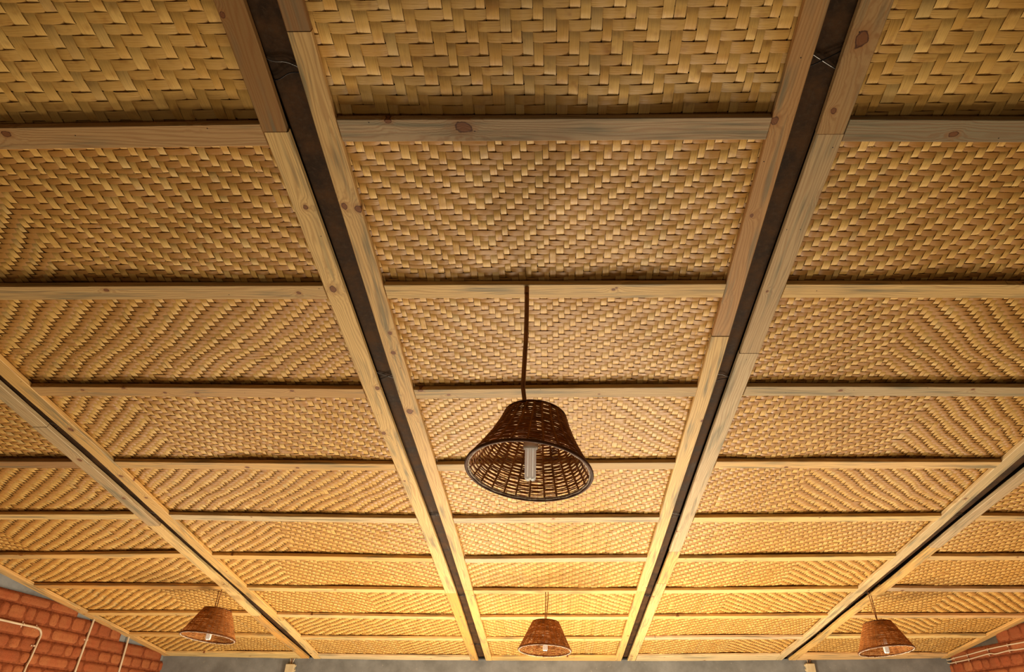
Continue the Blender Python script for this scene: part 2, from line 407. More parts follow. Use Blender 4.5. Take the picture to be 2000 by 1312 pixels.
# ------------------------------------------------------------------ boards
GREY_TAN, PALE, ORANGE, HONEY, DARKW = (0.60, 0.41, 0.17), (0.84, 0.56, 0.215), (0.74, 0.38, 0.09), (0.80, 0.49, 0.155), (0.36, 0.19, 0.06)
THICK = 0.021
def board(name, lo_edge, hi_edge, knots_along, colour, mat=None, along='t', h0=0.0, thick=THICK, seed=0, warp=0.0012):
    """board lying in the ceiling plane; lo_edge(s), hi_edge(s) give the two long edges at station s"""
    rng = random.Random(seed); m = MB(); ss = knots_along; c = 0.0022; vs = []; gr = []
    s0 = ss[0]; mid = ss[len(ss) // 2]
    if along == 't': ou, ot = (lo_edge(mid) + hi_edge(mid)) / 2, mid
    else: ou, ot = mid, (lo_edge(mid) + hi_edge(mid)) / 2
    ang = rng.uniform(0, 6.3)
    for s in ss:
        a, b = lo_edge(s), hi_edge(s); w = b - a; dz = warp * math.sin(ang + 3.0 * (s - s0))
        ring = [(a + c, 0), (b - c, 0), (b, c), (b, thick - c), (b - c, thick), (a + c, thick), (a, thick - c), (a, c)]
        for (e, z) in ring:
            p = (e - ou, s - ot, z + dz) if along == 't' else (s - ou, e - ot, z + dz)
            vs.append(p); gr.append((s - s0, e - a, z))
    n = 8; fs = []
    for i in range(len(ss) - 1):
        for k in range(n):
            q = (i * n + k, i * n + (k + 1) % n, (i + 1) * n + (k + 1) % n, (i + 1) * n + k)
            fs.append(q if along == 't' else q[::-1])
    e0, e1 = tuple(range(n)), tuple((len(ss) - 1) * n + k for k in range(n))
    fs += [e0[::-1], e1] if along == 't' else [e0, e1[::-1]]
    m.add(vs, fs, 0, gr); o = m.build(name, mat or PINE, grain=True)
    plane_obj(o, ou, ot, h0); o.color = (*colour, 1)
    return o
def jitter_colour(c, rng, k=0.10):
    f = 1 + rng.uniform(-k, k); return tuple(min(0.9, v * f * (1 + rng.uniform(-0.04, 0.04))) for v in c)

def edge_fn(pts, extra=()):
    q = sorted([on_ceiling(*p) for p in pts], key=lambda p: p[1])
    q = [(u, t) for u, t in q] + list(extra); q.sort(key=lambda p: p[1])
    T = np.array([p[1] for p in q]); U = np.array([p[0] for p in q])
    k = np.polyfit(T, U, 1)                       # sight line of the whole board; ends follow it
    lo = np.polyval(k, T[0]) - U[0]; hi = np.polyval(k, T[-1]) - U[-1]
    def f(t):
        if t < T[0]: return float(np.polyval(k, t) - lo)
        if t > T[-1]: return float(np.polyval(k, t) - hi)
        return float(np.interp(t, T, U))
    return f
E = {}
E['LiA'] = edge_fn([(418, 0), (514, 258), (705, 750), (829, 1050), (920, 1289.5)])
E['LiB'] = edge_fn([(477, 0), (560, 252), (739, 750), (852, 1050), (894, 1166), (934, 1289.5)])
E['LiC'] = edge_fn([(543, 0), (620, 260), (772, 750), (874, 1050), (911, 1168), (949, 1289.5)])
E['LiD'] = edge_fn([(609, 62), (664, 260), (804, 750), (896, 1050), (961, 1289)])
E['RiA'] = edge_fn([(1574, 0), (1501, 258), (1365, 750), (1277, 1050), (1202, 1286.5)])
E['RiB'] = edge_fn([(1622, 0), (1544, 258), (1397.6, 750), (1298, 1050), (1215, 1286.5)])
E['RiC'] = edge_fn([(1684, 0), (1598, 258), (1424, 750), (1318, 1050), (1227, 1287.5)])
E['RiD'] = edge_fn([(1748, 0), (1651, 258), (1460, 750), (1340.6, 1050), (1242, 1287.5)])
E['LoA'] = edge_fn([(67, 837.6), (258, 1001), (431, 1147), (484, 1196.7), (536, 1242), (586.6, 1283)])
E['LoD'] = edge_fn([(58.7, 755.5), (213, 893), (325, 1001), (410, 1080), (480, 1146), (536, 1196), (583, 1240), (626.8, 1286)])
E['RoA'] = edge_fn([(1959, 900), (1842.5, 1004), (1751, 1086), (1680, 1147), (1622, 1197.6), (1571.6, 1241.7), (1524, 1279.5)])
E['RoD'] = edge_fn([(1918, 1005.5), (1741.7, 1147), (1667.6, 1200.8), (1618.8, 1241.7), (1562, 1282.7)])
E['LoB'] = lambda t: E['LoA'](t) + 0.072
E['LoC'] = lambda t: E['LoD'](t) - 0.072
E['RoB'] = lambda t: E['RoA'](t) + 0.070
E['RoC'] = lambda t: E['RoD'](t) - 0.068
E['WLo'] = lambda t: lx(t * CB) + 0.004
E['WLi'] = lambda t: lx(t * CB) + 0.078
E['WRo'] = lambda t: rx(t * CB) - 0.004
E['WRi'] = lambda t: rx(t * CB) - 0.076
T_END = 7.03
def t_end(u): return back_y(u) / CB - 0.004

def stations(a, b, step=0.32):
    n = max(2, int((b - a) / step) + 1); return list(np.linspace(a, b, n + 1))
def rail(lo, hi, joints_px, names, start, colours, seed, knots=None):
    """a run of rails butted end to end; joints given where the photo shows them"""
    lo_f, hi_f = E[lo], E[hi]; js = [start] + [on_ceiling(*p)[1] for p in joints_px] + [t_end(lo_f(7.0))]
    rng = random.Random(seed)
    for i in range(len(js) - 1):
        dx = rng.uniform(-0.003, 0.003)
        mat = PINE
        if knots and i in knots:
            ks = []
            for (x, y, r) in knots[i]:
                u, t = on_ceiling(x, y); ks.append((t - js[i], u - lo_f(t) - dx, r))
            mat = pine_material('pine_rail_with_knots', ks)
        o = board('pine_rail', lambda s: lo_f(s) + dx, lambda s: hi_f(s) + dx, stations(js[i] + 0.001, js[i + 1] - 0.001), colours[i], mat, 't', seed=seed + i)
        tag(o, names[i], 'rail', 'pine rails beside the steel beams')
rail('LiA', 'LiB', [(520, 258), (884, 1158)], [
    'dark weathered pine rail left of the left inner steel beam, nearest piece',
    'long pale pine rail left of the left inner steel beam, middle piece',
    'short orange rail left of the left inner steel beam, at the back wall'], 0.45, [DARKW, PALE, ORANGE], 21, {1: [(650, 565, .013), (737, 757, .009), (749, 845, .009)]})
rail('LiC', 'LiD', [(590, 62), (916, 1153)], [
    'dark weathered end of pine rail right of the left inner steel beam, nearest piece',
    'honey yellow pine rail with paired dark knots, right of the left inner steel beam',
    'short pine rail right of the left inner steel beam, at the back wall'], 0.45, [(0.34, 0.19, 0.075), (0.76, 0.49, 0.19), HONEY], 31, {1: [(673, 403, .0085), (700, 408, .0095), (768, 688, .0075), (800, 803, .014)]})
rail('RiA', 'RiB', [(1408, 657), (1253, 1155)], [
    'reddish grained pine rail left of the right inner steel beam, nearest piece',
    'pale pine rail left of the right inner steel beam, middle piece',
    'short plain rail left of the right inner steel beam, at the back wall'], 0.45, [(0.56, 0.31, 0.115), PALE, HONEY], 41, {0: [(1512, 235, .010)]})
rail('RiC', 'RiD', [(1625, 262), (1470, 690), (1327, 1077), (1300, 1140)], [
    'brown pine rail with large round knot, right of the right inner steel beam',
    'greyish pine rail right of the right inner steel beam, second piece from near end',
    'long grey streaked rail right of the right inner steel beam, middle piece',
    'very short pine offcut rail right of the right inner steel beam',
    'last pine rail right of the right inner steel beam, at the back wall'], 0.45, [(0.50, 0.30, 0.12), (0.60, 0.42, 0.21), (0.68, 0.51, 0.28), HONEY, PALE], 51, {0: [(1683, 75, .016)]})
rail('LoA', 'LoB', [(88, 834), (294, 1027), (500, 1203)], [
    'nearest weathered pine rail left of the left outer steel beam',
    'second grey stained pine rail left of the left outer steel beam',
    'pine rail left of the left outer steel beam, piece behind the left far lamp',
    'orange pine rail left of the left outer steel beam, ending at the grey back wall'], 1.4, [(0.60, 0.44, 0.22), (0.58, 0.42, 0.21), PALE, ORANGE], 61)
rail('LoC', 'LoD', [(555, 1212)], [
    'long yellow knotty pine rail right of the left outer steel beam',
    'short pine rail right of the left outer steel beam, ending at the grey back wall'], 1.4, [HONEY, PALE], 71, {0: [(138, 838, .010), (236, 930, .008), (285, 972, .007)]})
rail('RoA', 'RoB', [], ['long clean pale pine rail left of the right outer steel beam'], 1.4, [(0.72, 0.54, 0.27)], 81)
rail('RoC', 'RoD', [(1823, 1070), (1690, 1185)], [
    'rough grey pine rail right of the right outer steel beam, nearest piece',
    'orange pine rail right of the right outer steel beam, piece above the right far lamp',
    'slim pine rail right of the right outer steel beam, at the back wall'], 1.4, [(0.62, 0.46, 0.25), HONEY, HONEY], 91)
rail('WLo', 'WLi', [], ['orange pine rail running along the top of the left brick wall'], 2.7, [(0.70, 0.42, 0.14)], 101, {0: [(75, 1147, .009), (164, 1199, .007)]})
E['WRa'], E['WRb'] = E['WRi'], E['WRo']
rail('WRa', 'WRb', [], ['orange pine rail running along the top of the right brick wall'], 2.7, [(0.72, 0.42, 0.13)], 111)

# ------------------------------------------------------------------ cross battens (image rows of their near edge, left and right end)
ROWS = {
 'centre': {1: (668, 233, 1503, 229), 2: (757, 557, 1418, 554), 3: (810, 761, 1362, 756), 4: (853, 907, 1318, 903), 5: (888, 1012, 1288, 1010), 6: (910, 1091, 1263, 1089), 7: (931, 1153.5, 1243, 1153), 8: (948, 1205.5, 1226, 1204.5), 9: (958, 1248, 1213, 1247), 10: (960, 1283.5, 1205, 1282)},
 'left': {1: (0, 249.5, 505, 241.5), 2: (0, 559.4, 627, 558), 3: (66.6, 755.5, 697.6, 759), 4: (220, 901.6, 769, 906.3), 5: (329, 1004, 813, 1013.4), 6: (416, 1084, 842, 1090), 7: (490, 1146.6, 867, 1153), 8: (538, 1200, 889, 1205), 9: (584, 1244.5, 901.6, 1247.4), 10: (628.7, 1279.5, 917, 1284)},
 'right': {1: (1664.5, 233, 1997.5, 234), 2: (1540, 555, 2000, 556), 3: (1465, 755, 2000, 756), 4: (1401, 901.6, 1957, 901.6), 5: (1370, 1010.9, 1839, 1007), 6: (1320, 1090, 1746, 1085.8), 7: (1300, 1152.5, 1677, 1149.8), 8: (1270, 1204, 1618.8, 1201.7), 9: (1250, 1245.8, 1570, 1243.3), 10: (1242, 1282.5, 1524, 1277.5)},
 'far left': {4: (0, 901, 141, 901), 5: (0, 1005, 261, 1003.8), 6: (0, 1083.6, 356, 1081), 7: (71, 1142.5, 430, 1145), 8: (164, 1196.5, 484, 1197.2), 9: (244, 1237.6, 534.6, 1242), 10: (315, 1274.8, 576, 1276)},
 'far right': {5: (1918, 1007, 2000, 1008), 6: (1814, 1085.8, 2000, 1086), 7: (1743, 1148, 2000, 1150), 8: (1666, 1201.4, 2000, 1202), 9: (1622, 1242, 1923, 1241.5), 10: (1571, 1277.5, 1846, 1278.4)},
}
SIDES = {'centre': ('LiD', 'RiA'), 'left': ('LoD', 'LiA'), 'right': ('RiD', 'RoA'), 'far left': ('WLi', 'LoA'), 'far right': ('RoD', 'WRi')}
FIRST = {'centre': 0, 'left': 0, 'right': 0, 'far left': 2, 'far right': 3}
ORD = ['', 'first', 'second', 'third', 'fourth', 'fifth', 'sixth', 'seventh', 'eighth', 'ninth', 'tenth', 'eleventh']
BAYNAME = {'centre': 'in the centre bay', 'left': 'in the bay left of centre', 'right': 'in the bay right of centre', 'far left': 'in the bay along the left wall', 'far right': 'in the bay along the right wall'}
SPECIAL = {('centre', 1): 'grey sawn pine batten with a big oval knot, nearest in the centre bay',
           ('centre', 2): 'pale pine batten of the centre bay from which the large pendant lamp hangs',
           ('left', 1): 'brown streaked pine batten, nearest in the bay left of centre',
           ('right', 1): 'dark grey weathered pine batten, nearest in the bay right of centre',
           ('left', 3): 'orange pine batten with a row of small knots, third nearest left of centre',
           ('centre', 7): 'pine batten of the centre bay from which the small far lamp hangs'}
BCOL = {('centre', 1): (0.50, 0.36, 0.20), ('right', 1): (0.34, 0.27, 0.155), ('left', 1): (0.56, 0.34, 0.14), ('left', 2): (0.66, 0.43, 0.17), ('left', 3): (0.60, 0.35, 0.12),
        ('far left', 4): (0.42, 0.24, 0.09), ('far left', 7): ORANGE, ('centre', 3): GREY_TAN, ('centre', 4): GREY_TAN, ('centre', 2): PALE, ('right', 2): PALE, ('right', 3): (0.58, 0.44, 0.23)}
BKNOT = {('centre', 1): [(905, 247, .017), (758, 236, .008)], ('right', 1): [(1863, 262, .009)], ('left', 1): [(12, 262, .009)], ('left', 2): [(583, 572, .006)],
         ('left', 3): [(161, 762, .005), (241, 758, .006), (322, 767, .005), (384, 767, .007), (570, 763, .006)], ('left', 4): [(483, 912, .008), (581, 913, .007)],
         ('centre', 3): [(876, 771, .006), (1170, 770, .004)], ('centre', 2): [(1198, 565, .005)], ('right', 3): [(1642, 763, .007)]}
BATTEN_T = {}
for bay, (L, Rr) in SIDES.items():
    rng = random.Random(hash_ := {'centre': 1, 'left': 2, 'right': 3, 'far left': 4, 'far right': 5}[bay])
    for k in range(FIRST[bay], 11):
        r = ROWS[bay].get(k)
        if r:
            (u0, t0), (u1, t1) = on_ceiling(r[0], r[1]), on_ceiling(r[2], r[3])
            g = (t1 - t0) / (u1 - u0); lim = 0.035; g = max(-lim, min(lim, g)); tm = (t0 + t1) / 2; um = (u0 + u1) / 2
        else:
            g, tm, um = 0.0, ROW(k) + (0.02 if k else 0), 0.0
        near = lambda u, g=g, tm=tm, um=um: tm + g * (u - um)
        BATTEN_T[bay, k] = near
        width = 0.071 if k < 10 else 0.062
        a, b = E[L](near(E[L](tm))) + 0.0015, E[Rr](near(E[Rr](tm))) - 0.0015
        if k == 10: far = lambda u, near=near: t_end(u)
        else: far = lambda u, near=near, w=width: near(u) + w
        key = (bay, k)
        if key in SPECIAL: lab = SPECIAL[key]
        elif k == 10: lab = 'pine batten on top of the grey back wall ' + BAYNAME[bay]
        elif k == 0: lab = 'nearest overhead pine cross batten ' + BAYNAME[bay]
        else: lab = 'pine cross batten %s, %s from the back wall' % (BAYNAME[bay], ORD[10 - k])
        c = BCOL.get(key) or jitter_colour(rng.choice([PALE, PALE, HONEY, (0.70, 0.53, 0.29)]), rng)
        mat = PINE_SAWN if key in (('centre', 1), ('right', 1), ('centre', 3), ('centre', 4)) else PINE
        if key in BKNOT:
            ks = []
            for (x, y, rr) in BKNOT[key]:
                u, t = on_ceiling(x, y); ks.append((u - a, t - near(u), rr))
            mat = pine_material('pine_batten_with_knots', ks, saw=0.5 if mat is PINE_SAWN else 0.0)
        o = board('pine_batten', near, far, stations(a, b, 0.3), c, mat, 'u', seed=hash_ * 100 + k)
        tag(o, lab, 'batten', 'pine cross battens of the ceiling')

# ------------------------------------------------------------------ woven mats
def weave_mesh(name, W, L, pw, pf, seed, direction=1, flips=(), amp=0.0019, brown=1.0):
    rng = np.random.RandomState(seed)
    def widths(total, p):
        w = p * (1 + 0.13 * rng.randn(int(total / p) + 8).clip(-2, 2)); e = np.concatenate([[0], np.cumsum(w)]); n = np.searchsorted(e, total)
        return e[:n + 1]
    ex, ey = widths(W, pw), widths(L, pf); nx, ny = len(ex) - 1, len(ey) - 1
    phase = np.zeros(nx, int); s = 0; d = direction
    for i in range(nx):
        phase[i] = s
        if i in flips: d = -d
        s += d
    I, J = np.meshgrid(np.arange(nx), np.arange(ny), indexing='ij')
    vis = ((J + phase[:, None] + 400) % 4) < 2                      # warp strip on the room side
    slip = rng.rand(nx, ny) < 0.006
    vis = vis ^ slip
    bulge = lambda x, y: 0.0042 * np.sin(x * 5.1 + seed) * np.sin(y * 6.3 + 1.7 * seed) + 0.0022 * np.sin(x * 13 + seed * 2) * np.sin(y * 17 + seed)
    V = []; Fc = []; T = []; Sn = []; base = 0
    def strips(e, other, vis2, is_weft):
        nonlocal base
        n_s, n_o = len(e) - 1, len(other) - 1
        up = vis2 if not is_weft else ~vis2                         # True: this strip nearer the room
        st = np.where(up, -1.0, 1.0)                                # -z faces the room
        prev = np.concatenate([st[:, :1], st[:, :-1]], 1); nxt = np.concatenate([st[:, 1:], st[:, -1:]], 1)
        h1 = np.where(prev == st, 1.28, 0.86) * st; h2 = np.where(nxt == st, 1.28, 0.86) * st
        H = np.stack([h1, h2], 2).reshape(n_s, -1) * amp
        H += rng.randn(n_s, H.shape[1]) * amp * 0.10
        co = (other[:-1] + other[1:]) / 2; w = np.diff(other)
        pos = np.stack([co - 0.31 * w, co + 0.31 * w], 1).ravel()
        H = np.concatenate([H[:, :1], H, H[:, -1:]], 1); pos = np.concatenate([[other[0]], pos, [other[-1]]])
        m_ = len(pos); cs = (e[:-1] + e[1:]) / 2; hw = np.diff(e) / 2 * 0.925
        tilt = rng.randn(n_s, m_) * amp * 0.13
        ax = np.array([-1.0, -0.72, 0.72, 1.0]); up_edge = np.array([0.00035, 0.0, 0.0, 0.00035])
        wob = np.cumsum(rng.randn(n_s, m_) * 0.00009, 1)
        A = cs[:, None, None] + hw[:, None, None] * ax[None, None, :] + wob[:, :, None]
        B = np.broadcast_to(pos[None, :, None], A.shape)
        Z = H[:, :, None] + tilt[:, :, None] * ax[None, None, :] + up_edge[None, None, :]
        X, Y = (A, B) if not is_weft else (B, A)
        X = X - W / 2
        Z = Z + bulge(X, Y)
        V.append(np.stack([X, Y, Z], -1).reshape(-1, 3))
        idx = base + np.arange(n_s * m_ * 4).reshape(n_s, m_, 4)
        q = np.stack([idx[:, :-1, :-1], idx[:, :-1, 1:], idx[:, 1:, 1:], idx[:, 1:, :-1]], -1).reshape(-1, 4)
        if not is_weft: q = q[:, ::-1]
        Fc.append(q); base += n_s * m_ * 4
        tr, hr = rng.rand(n_s).clip(0, 1), rng.rand(n_s)
        fl = np.clip(0.5 + 0.22 * rng.randn(n_s, m_), 0, 1)
        tone = 0.60 * tr[:, None] + 0.45 * fl - 0.03
        T.append(np.stack([np.broadcast_to(tone[:, :, None], A.shape), np.broadcast_to(hr[:, None, None], A.shape), np.full(A.shape, float(is_weft) * brown), np.ones(A.shape)], -1).reshape(-1, 4))
        sid = np.arange(n_s) + (1000 if is_weft else 0)
        Sn.append(np.stack([np.broadcast_to(ax[None, None, :] * hw[:, None, None], A.shape), B, np.broadcast_to(sid[:, None, None] * 1.37, A.shape)], -1).reshape(-1, 3))
    strips(ex, ey, vis, False); strips(ey, ex, vis.T, True)
    V = np.concatenate(V).astype('f'); Q = np.concatenate(Fc).astype('i'); T = np.concatenate(T).astype('f'); Sn = np.concatenate(Sn).astype('f')
    me = bpy.data.meshes.new(name); me.vertices.add(len(V)); me.vertices.foreach_set('co', V.ravel())
    me.loops.add(Q.size); me.loops.foreach_set('vertex_index', Q.ravel()); me.polygons.add(len(Q))
    me.polygons.foreach_set('loop_start', np.arange(0, Q.size, 4, dtype='i')); me.polygons.foreach_set('use_smooth', np.ones(len(Q), bool))
    me.update(calc_edges=True)
    me.attributes.new('tone', 'FLOAT_COLOR', 'POINT').data.foreach_set('color', T.ravel())
    me.attributes.new('strand', 'FLOAT_VECTOR', 'POINT').data.foreach_set('vector', Sn.ravel())
    me.materials.append(BAMBOO); return me

MAT_H = 0.0295
MAT_LABEL = 'woven bamboo mat %s, %s from the back wall'
for bay, (L, Rr) in SIDES.items():
    seed0 = {'centre': 10, 'left': 20, 'right': 30, 'far left': 40, 'far right': 50}[bay]
    W = {'centre': 1.32, 'left': 1.56, 'right': 1.57, 'far left': 1.42, 'far right': 1.50}[bay]
    Lm = 0.655
    variants = []
    for v in range(4):
        fl = {0: (), 1: (26,), 2: (38,), 3: (17,)}[v]
        d0 = {'centre': [1, -1, 1, -1], 'left': [1, 1, -1, 1], 'right': [1, 1, 1, -1], 'far left': [1, 1, 1, -1], 'far right': [1, 1, -1, 1]}[bay][v]
        variants.append(weave_mesh('woven_mat', W, Lm, 0.0232, 0.0215, seed0 + v, d0, fl, 0.0028, 1.28 if bay != 'centre' else 1.0))  # painted weft darkening is stronger in the side bays
    coarse = weave_mesh('woven_mat', W, Lm, 0.0300, 0.0275, seed0 + 7, -1 if bay != 'right' else 1, (), 0.0026, 0.35) if bay in ('centre', 'left', 'right') else None
    for k in range(FIRST[bay], 10):
        me = coarse if k == 0 else variants[{'centre': [0, 3, 1, 2, 3, 1, 0, 2, 1, 3], 'left': [0, 1, 0, 3, 0, 1, 3, 2, 0, 2], 'right': [0, 0, 1, 2, 1, 0, 2, 1, 0, 2], 'far left': [0, 0, 0, 1, 0, 3, 0, 2, 2, 1], 'far right': [0, 0, 0, 0, 3, 1, 0, 1, 2, 0]}[bay][k]]
        uc = (E[L](ROW(k) + 0.3) + E[Rr](ROW(k) + 0.3)) / 2
        near = BATTEN_T[bay, k](uc)
        o = link(bpy.data.objects.new('bamboo_mat', me)); plane_obj(o, uc, near + 0.012, MAT_H + 0.0006 * ((k * 7) % 3))
        nxt = BATTEN_T[bay, k + 1](uc)
        cw = min(E[Rr](t) - E[L](t) for t in (near, nxt)); uc2 = (E[L](near) + E[Rr](near) + E[L](nxt) + E[Rr](nxt)) / 4
        plane_obj(o, uc2, near + 0.012, MAT_H + 0.0006 * ((k * 7) % 3))
        o.scale = ((cw + 0.095) / W, (nxt - near + 0.010) / Lm, 1)
        if k == 0: lab = 'broadly woven bamboo mat %s, nearest the camera' % BAYNAME[bay]
        elif k == 9: lab = 'woven bamboo mat %s, touching the back wall' % BAYNAME[bay]
        else: lab = MAT_LABEL % (BAYNAME[bay], ORD[10 - k])
        tag(o, lab, 'mat', 'woven bamboo ceiling mats')

# ------------------------------------------------------------------ steel beams
BEAMS = [('LoB', 'LoC', 'left outer', 1.4), ('LiB', 'LiC', 'left inner', 0.4), ('RiB', 'RiC', 'right inner', 0.4), ('RoB', 'RoC', 'right outer', 1.4)]
for (l_, r_, nm, st) in BEAMS:
    t1 = T_END + 0.10; BH = 0.034 if 'outer' in nm else 0.040
    ca = (E[l_](st + .8) + E[r_](st + .8)) / 2; cb = (E[l_](6.9) + E[r_](6.9)) / 2
    hw = 0.048; m = MB()
    f = lambda t: ca + (cb - ca) * (t - st - .8) / (6.9 - st - .8)
    for sgn in (-1, 1):       # two channels welded face to face: lips meet at a seam
        ss = np.linspace(st, t1, 14); seam = 0.0022 if 'outer' in nm else 0.0; prof = [(0.0, seam), (0.0035, 0.0), (hw - 0.004, 0.0), (hw, 0.004), (hw, 0.10), (0.0, 0.10)]
        vs = []
        for s_ in ss:
            for (x, z) in prof: vs.append((f(s_) + sgn * x - ca, s_ - st, z))
        n = len(prof); fs = []
        for i in range(len(ss) - 1):
            for k in range(n - 1):
                q = (i * n + k, i * n + k + 1, (i + 1) * n + k + 1, (i + 1) * n + k); fs.append(q if sgn > 0 else q[::-1])
        m.add(vs, fs)
    o = m.build('steel_beam', STEEL); plane_obj(o, ca, st, BH)
    tag(o, {'left inner': 'dark rusty steel box beam left of the centre bay', 'right inner': 'dark rusty steel box beam right of the centre bay',
            'left outer': 'dark steel box beam nearest the left brick wall',
            'right outer': 'dark steel box beam nearest the right brick wall'}[nm], 'beam', 'steel beams of the roof')

# ------------------------------------------------------------------ tie wires
def tie_wire(beam, y_px, x_px, style, label):
    l_, r_ = E[BEAMS[beam][0]], E[BEAMS[beam][1]]
    u, t = on_ceiling(x_px, y_px, 0.03); a, b = l_(t) - 0.012, r_(t) + 0.012; h = (0.034 if beam in (0, 3) else 0.040) - 0.0045
    root = empty('tie_wire'); plane_obj(root, (a + b) / 2, t, 0); w = (b - a) / 2
    for s_ in range(2):
        m = MB(); pts = []
        for i in range(13):
            q = i / 12; x = -w + 2 * w * q
            if style == 'cross': y = (0.028 if s_ else -0.028) * (1 - 2 * q)
            elif style == 'loop': y = (0.030 if s_ else -0.030) * (1 - q) + 0.004 * math.sin(q * 9)
            else: y = (0.006 if s_ else -0.006) + 0.004 * math.sin(q * 11 + s_)
            pts.append((x, y, h - 0.0035 * math.sin(math.pi * q) - 0.0022 * s_))
        pts = [(-w - 0.002, pts[0][1], h + 0.012)] + pts + [(w + 0.002, pts[-1][1], h + 0.012)]
        m.tube(pts, 0.0017, 6, 0); o = m.build('wire_strand', GALV if (s_ == 0 and style != 'plain') else WIRE, root, smooth=True)
    tag(root, label, 'wire', 'tie wires around the steel beams')
tie_wire(1, 135, 550, 'loop', 'black tie wire crossing the left inner steel beam nearest the camera')
tie_wire(1, 735, 752, 'cross', 'crossed tie wire under the left inner steel beam, level with the large lamp cord')
tie_wire(1, 1005, 850, 'plain', 'twisted tie wire under the left inner steel beam, level with the large lamp shade rim')
tie_wire(1, 1163, 902, 'plain', 'thin black tie wire under the left inner steel beam, beside a rail joint')
tie_wire(1, 1258, 925, 'plain', 'thin tie wire under the left inner steel beam, closest to the back wall')
tie_wire(2, 118, 1620, 'cross', 'crossed tie wire under the right inner steel beam nearest the camera')
tie_wire(2, 737, 1416, 'loop', 'open looped tie wire under the right inner steel beam, level with the large lamp cord')
tie_wire(2, 1006, 1323, 'loop', 'looped tie wire under the right inner steel beam, level with the large lamp shade rim')
tie_wire(2, 1163, 1265, 'plain', 'thin black tie wire under the right inner steel beam, beside a rail joint')
tie_wire(2, 1259, 1232, 'plain', 'thin tie wire under the right inner steel beam, closest to the back wall')
tie_wire(0, 830, 100, 'cross', 'tie wire under the left outer steel beam at the dark rail joint')
tie_wire(0, 1002, 296, 'cross', 'thin tie wire under the left outer steel beam, midway along it')
tie_wire(0, 1160, 473, 'plain', 'tie wire under the left outer steel beam, above the left far lamp')
tie_wire(3, 1003, 1871, 'plain', 'tie wire under the right outer steel beam, nearest the camera')
tie_wire(3, 1156, 1696, 'cross', 'tie wire under the right outer steel beam, where the right far lamp hangs')

# ------------------------------------------------------------------ pendant lamps
def shade_profile(flared):
    if flared: return [(0.0, 1.0), (0.07, 0.965), (0.18, 0.895), (0.34, 0.80), (0.50, 0.715), (0.66, 0.64), (0.82, 0.575), (1.0, 0.515)]
    return [(0.0, 1.0), (0.25, 0.875), (0.5, 0.755), (0.75, 0.635), (1.0, 0.51)]
def wicker_shade(R, H, flared, rings, stakes, rs, seed):
    rng = random.Random(seed); P = shade_profile(flared); zz = [p[0] for p in P]; rr = [p[1] for p in P]
    rad = lambda z: float(np.interp(z / H, zz, rr)) * R
    m = MB(); n = stakes * 4
    for i in range(rings):
        z = H * (0.02 + 0.96 * (i + 0.5) / rings) + rng.uniform(-0.0009, 0.0009); ph = (i % 2) * math.pi
        pts = []; r = rs * rng.uniform(0.82, 1.10) * (0.90 + 0.22 * (i / rings))
        if rng.random() < 0.12: r *= 0.7
        w = rng.uniform(0, 6.28)
        for k in range(n):
            a = 2 * math.pi * k / n
            q = rad(z) + 0.0024 * math.cos(stakes / 2 * a + ph); pts.append((q * math.cos(a), q * math.sin(a), z + 0.0009 * math.sin(3 * a + w) + 0.0004 * math.sin(17 * a + w)))
        m.tube(pts, r, 6, 0, closed=True)
    for k in range(stakes):
        a = 2 * math.pi * (k + 0.5) / stakes + rng.uniform(-0.02, 0.02)
        pts = [(rad(H * q) * math.cos(a), rad(H * q) * math.sin(a), H * q) for q in np.linspace(0, 1, 9)]
        m.tube(pts, 0.0030, 6, 0)
    return m.mesh('shade', RATTAN, smooth=True), rad
SHARED = {}
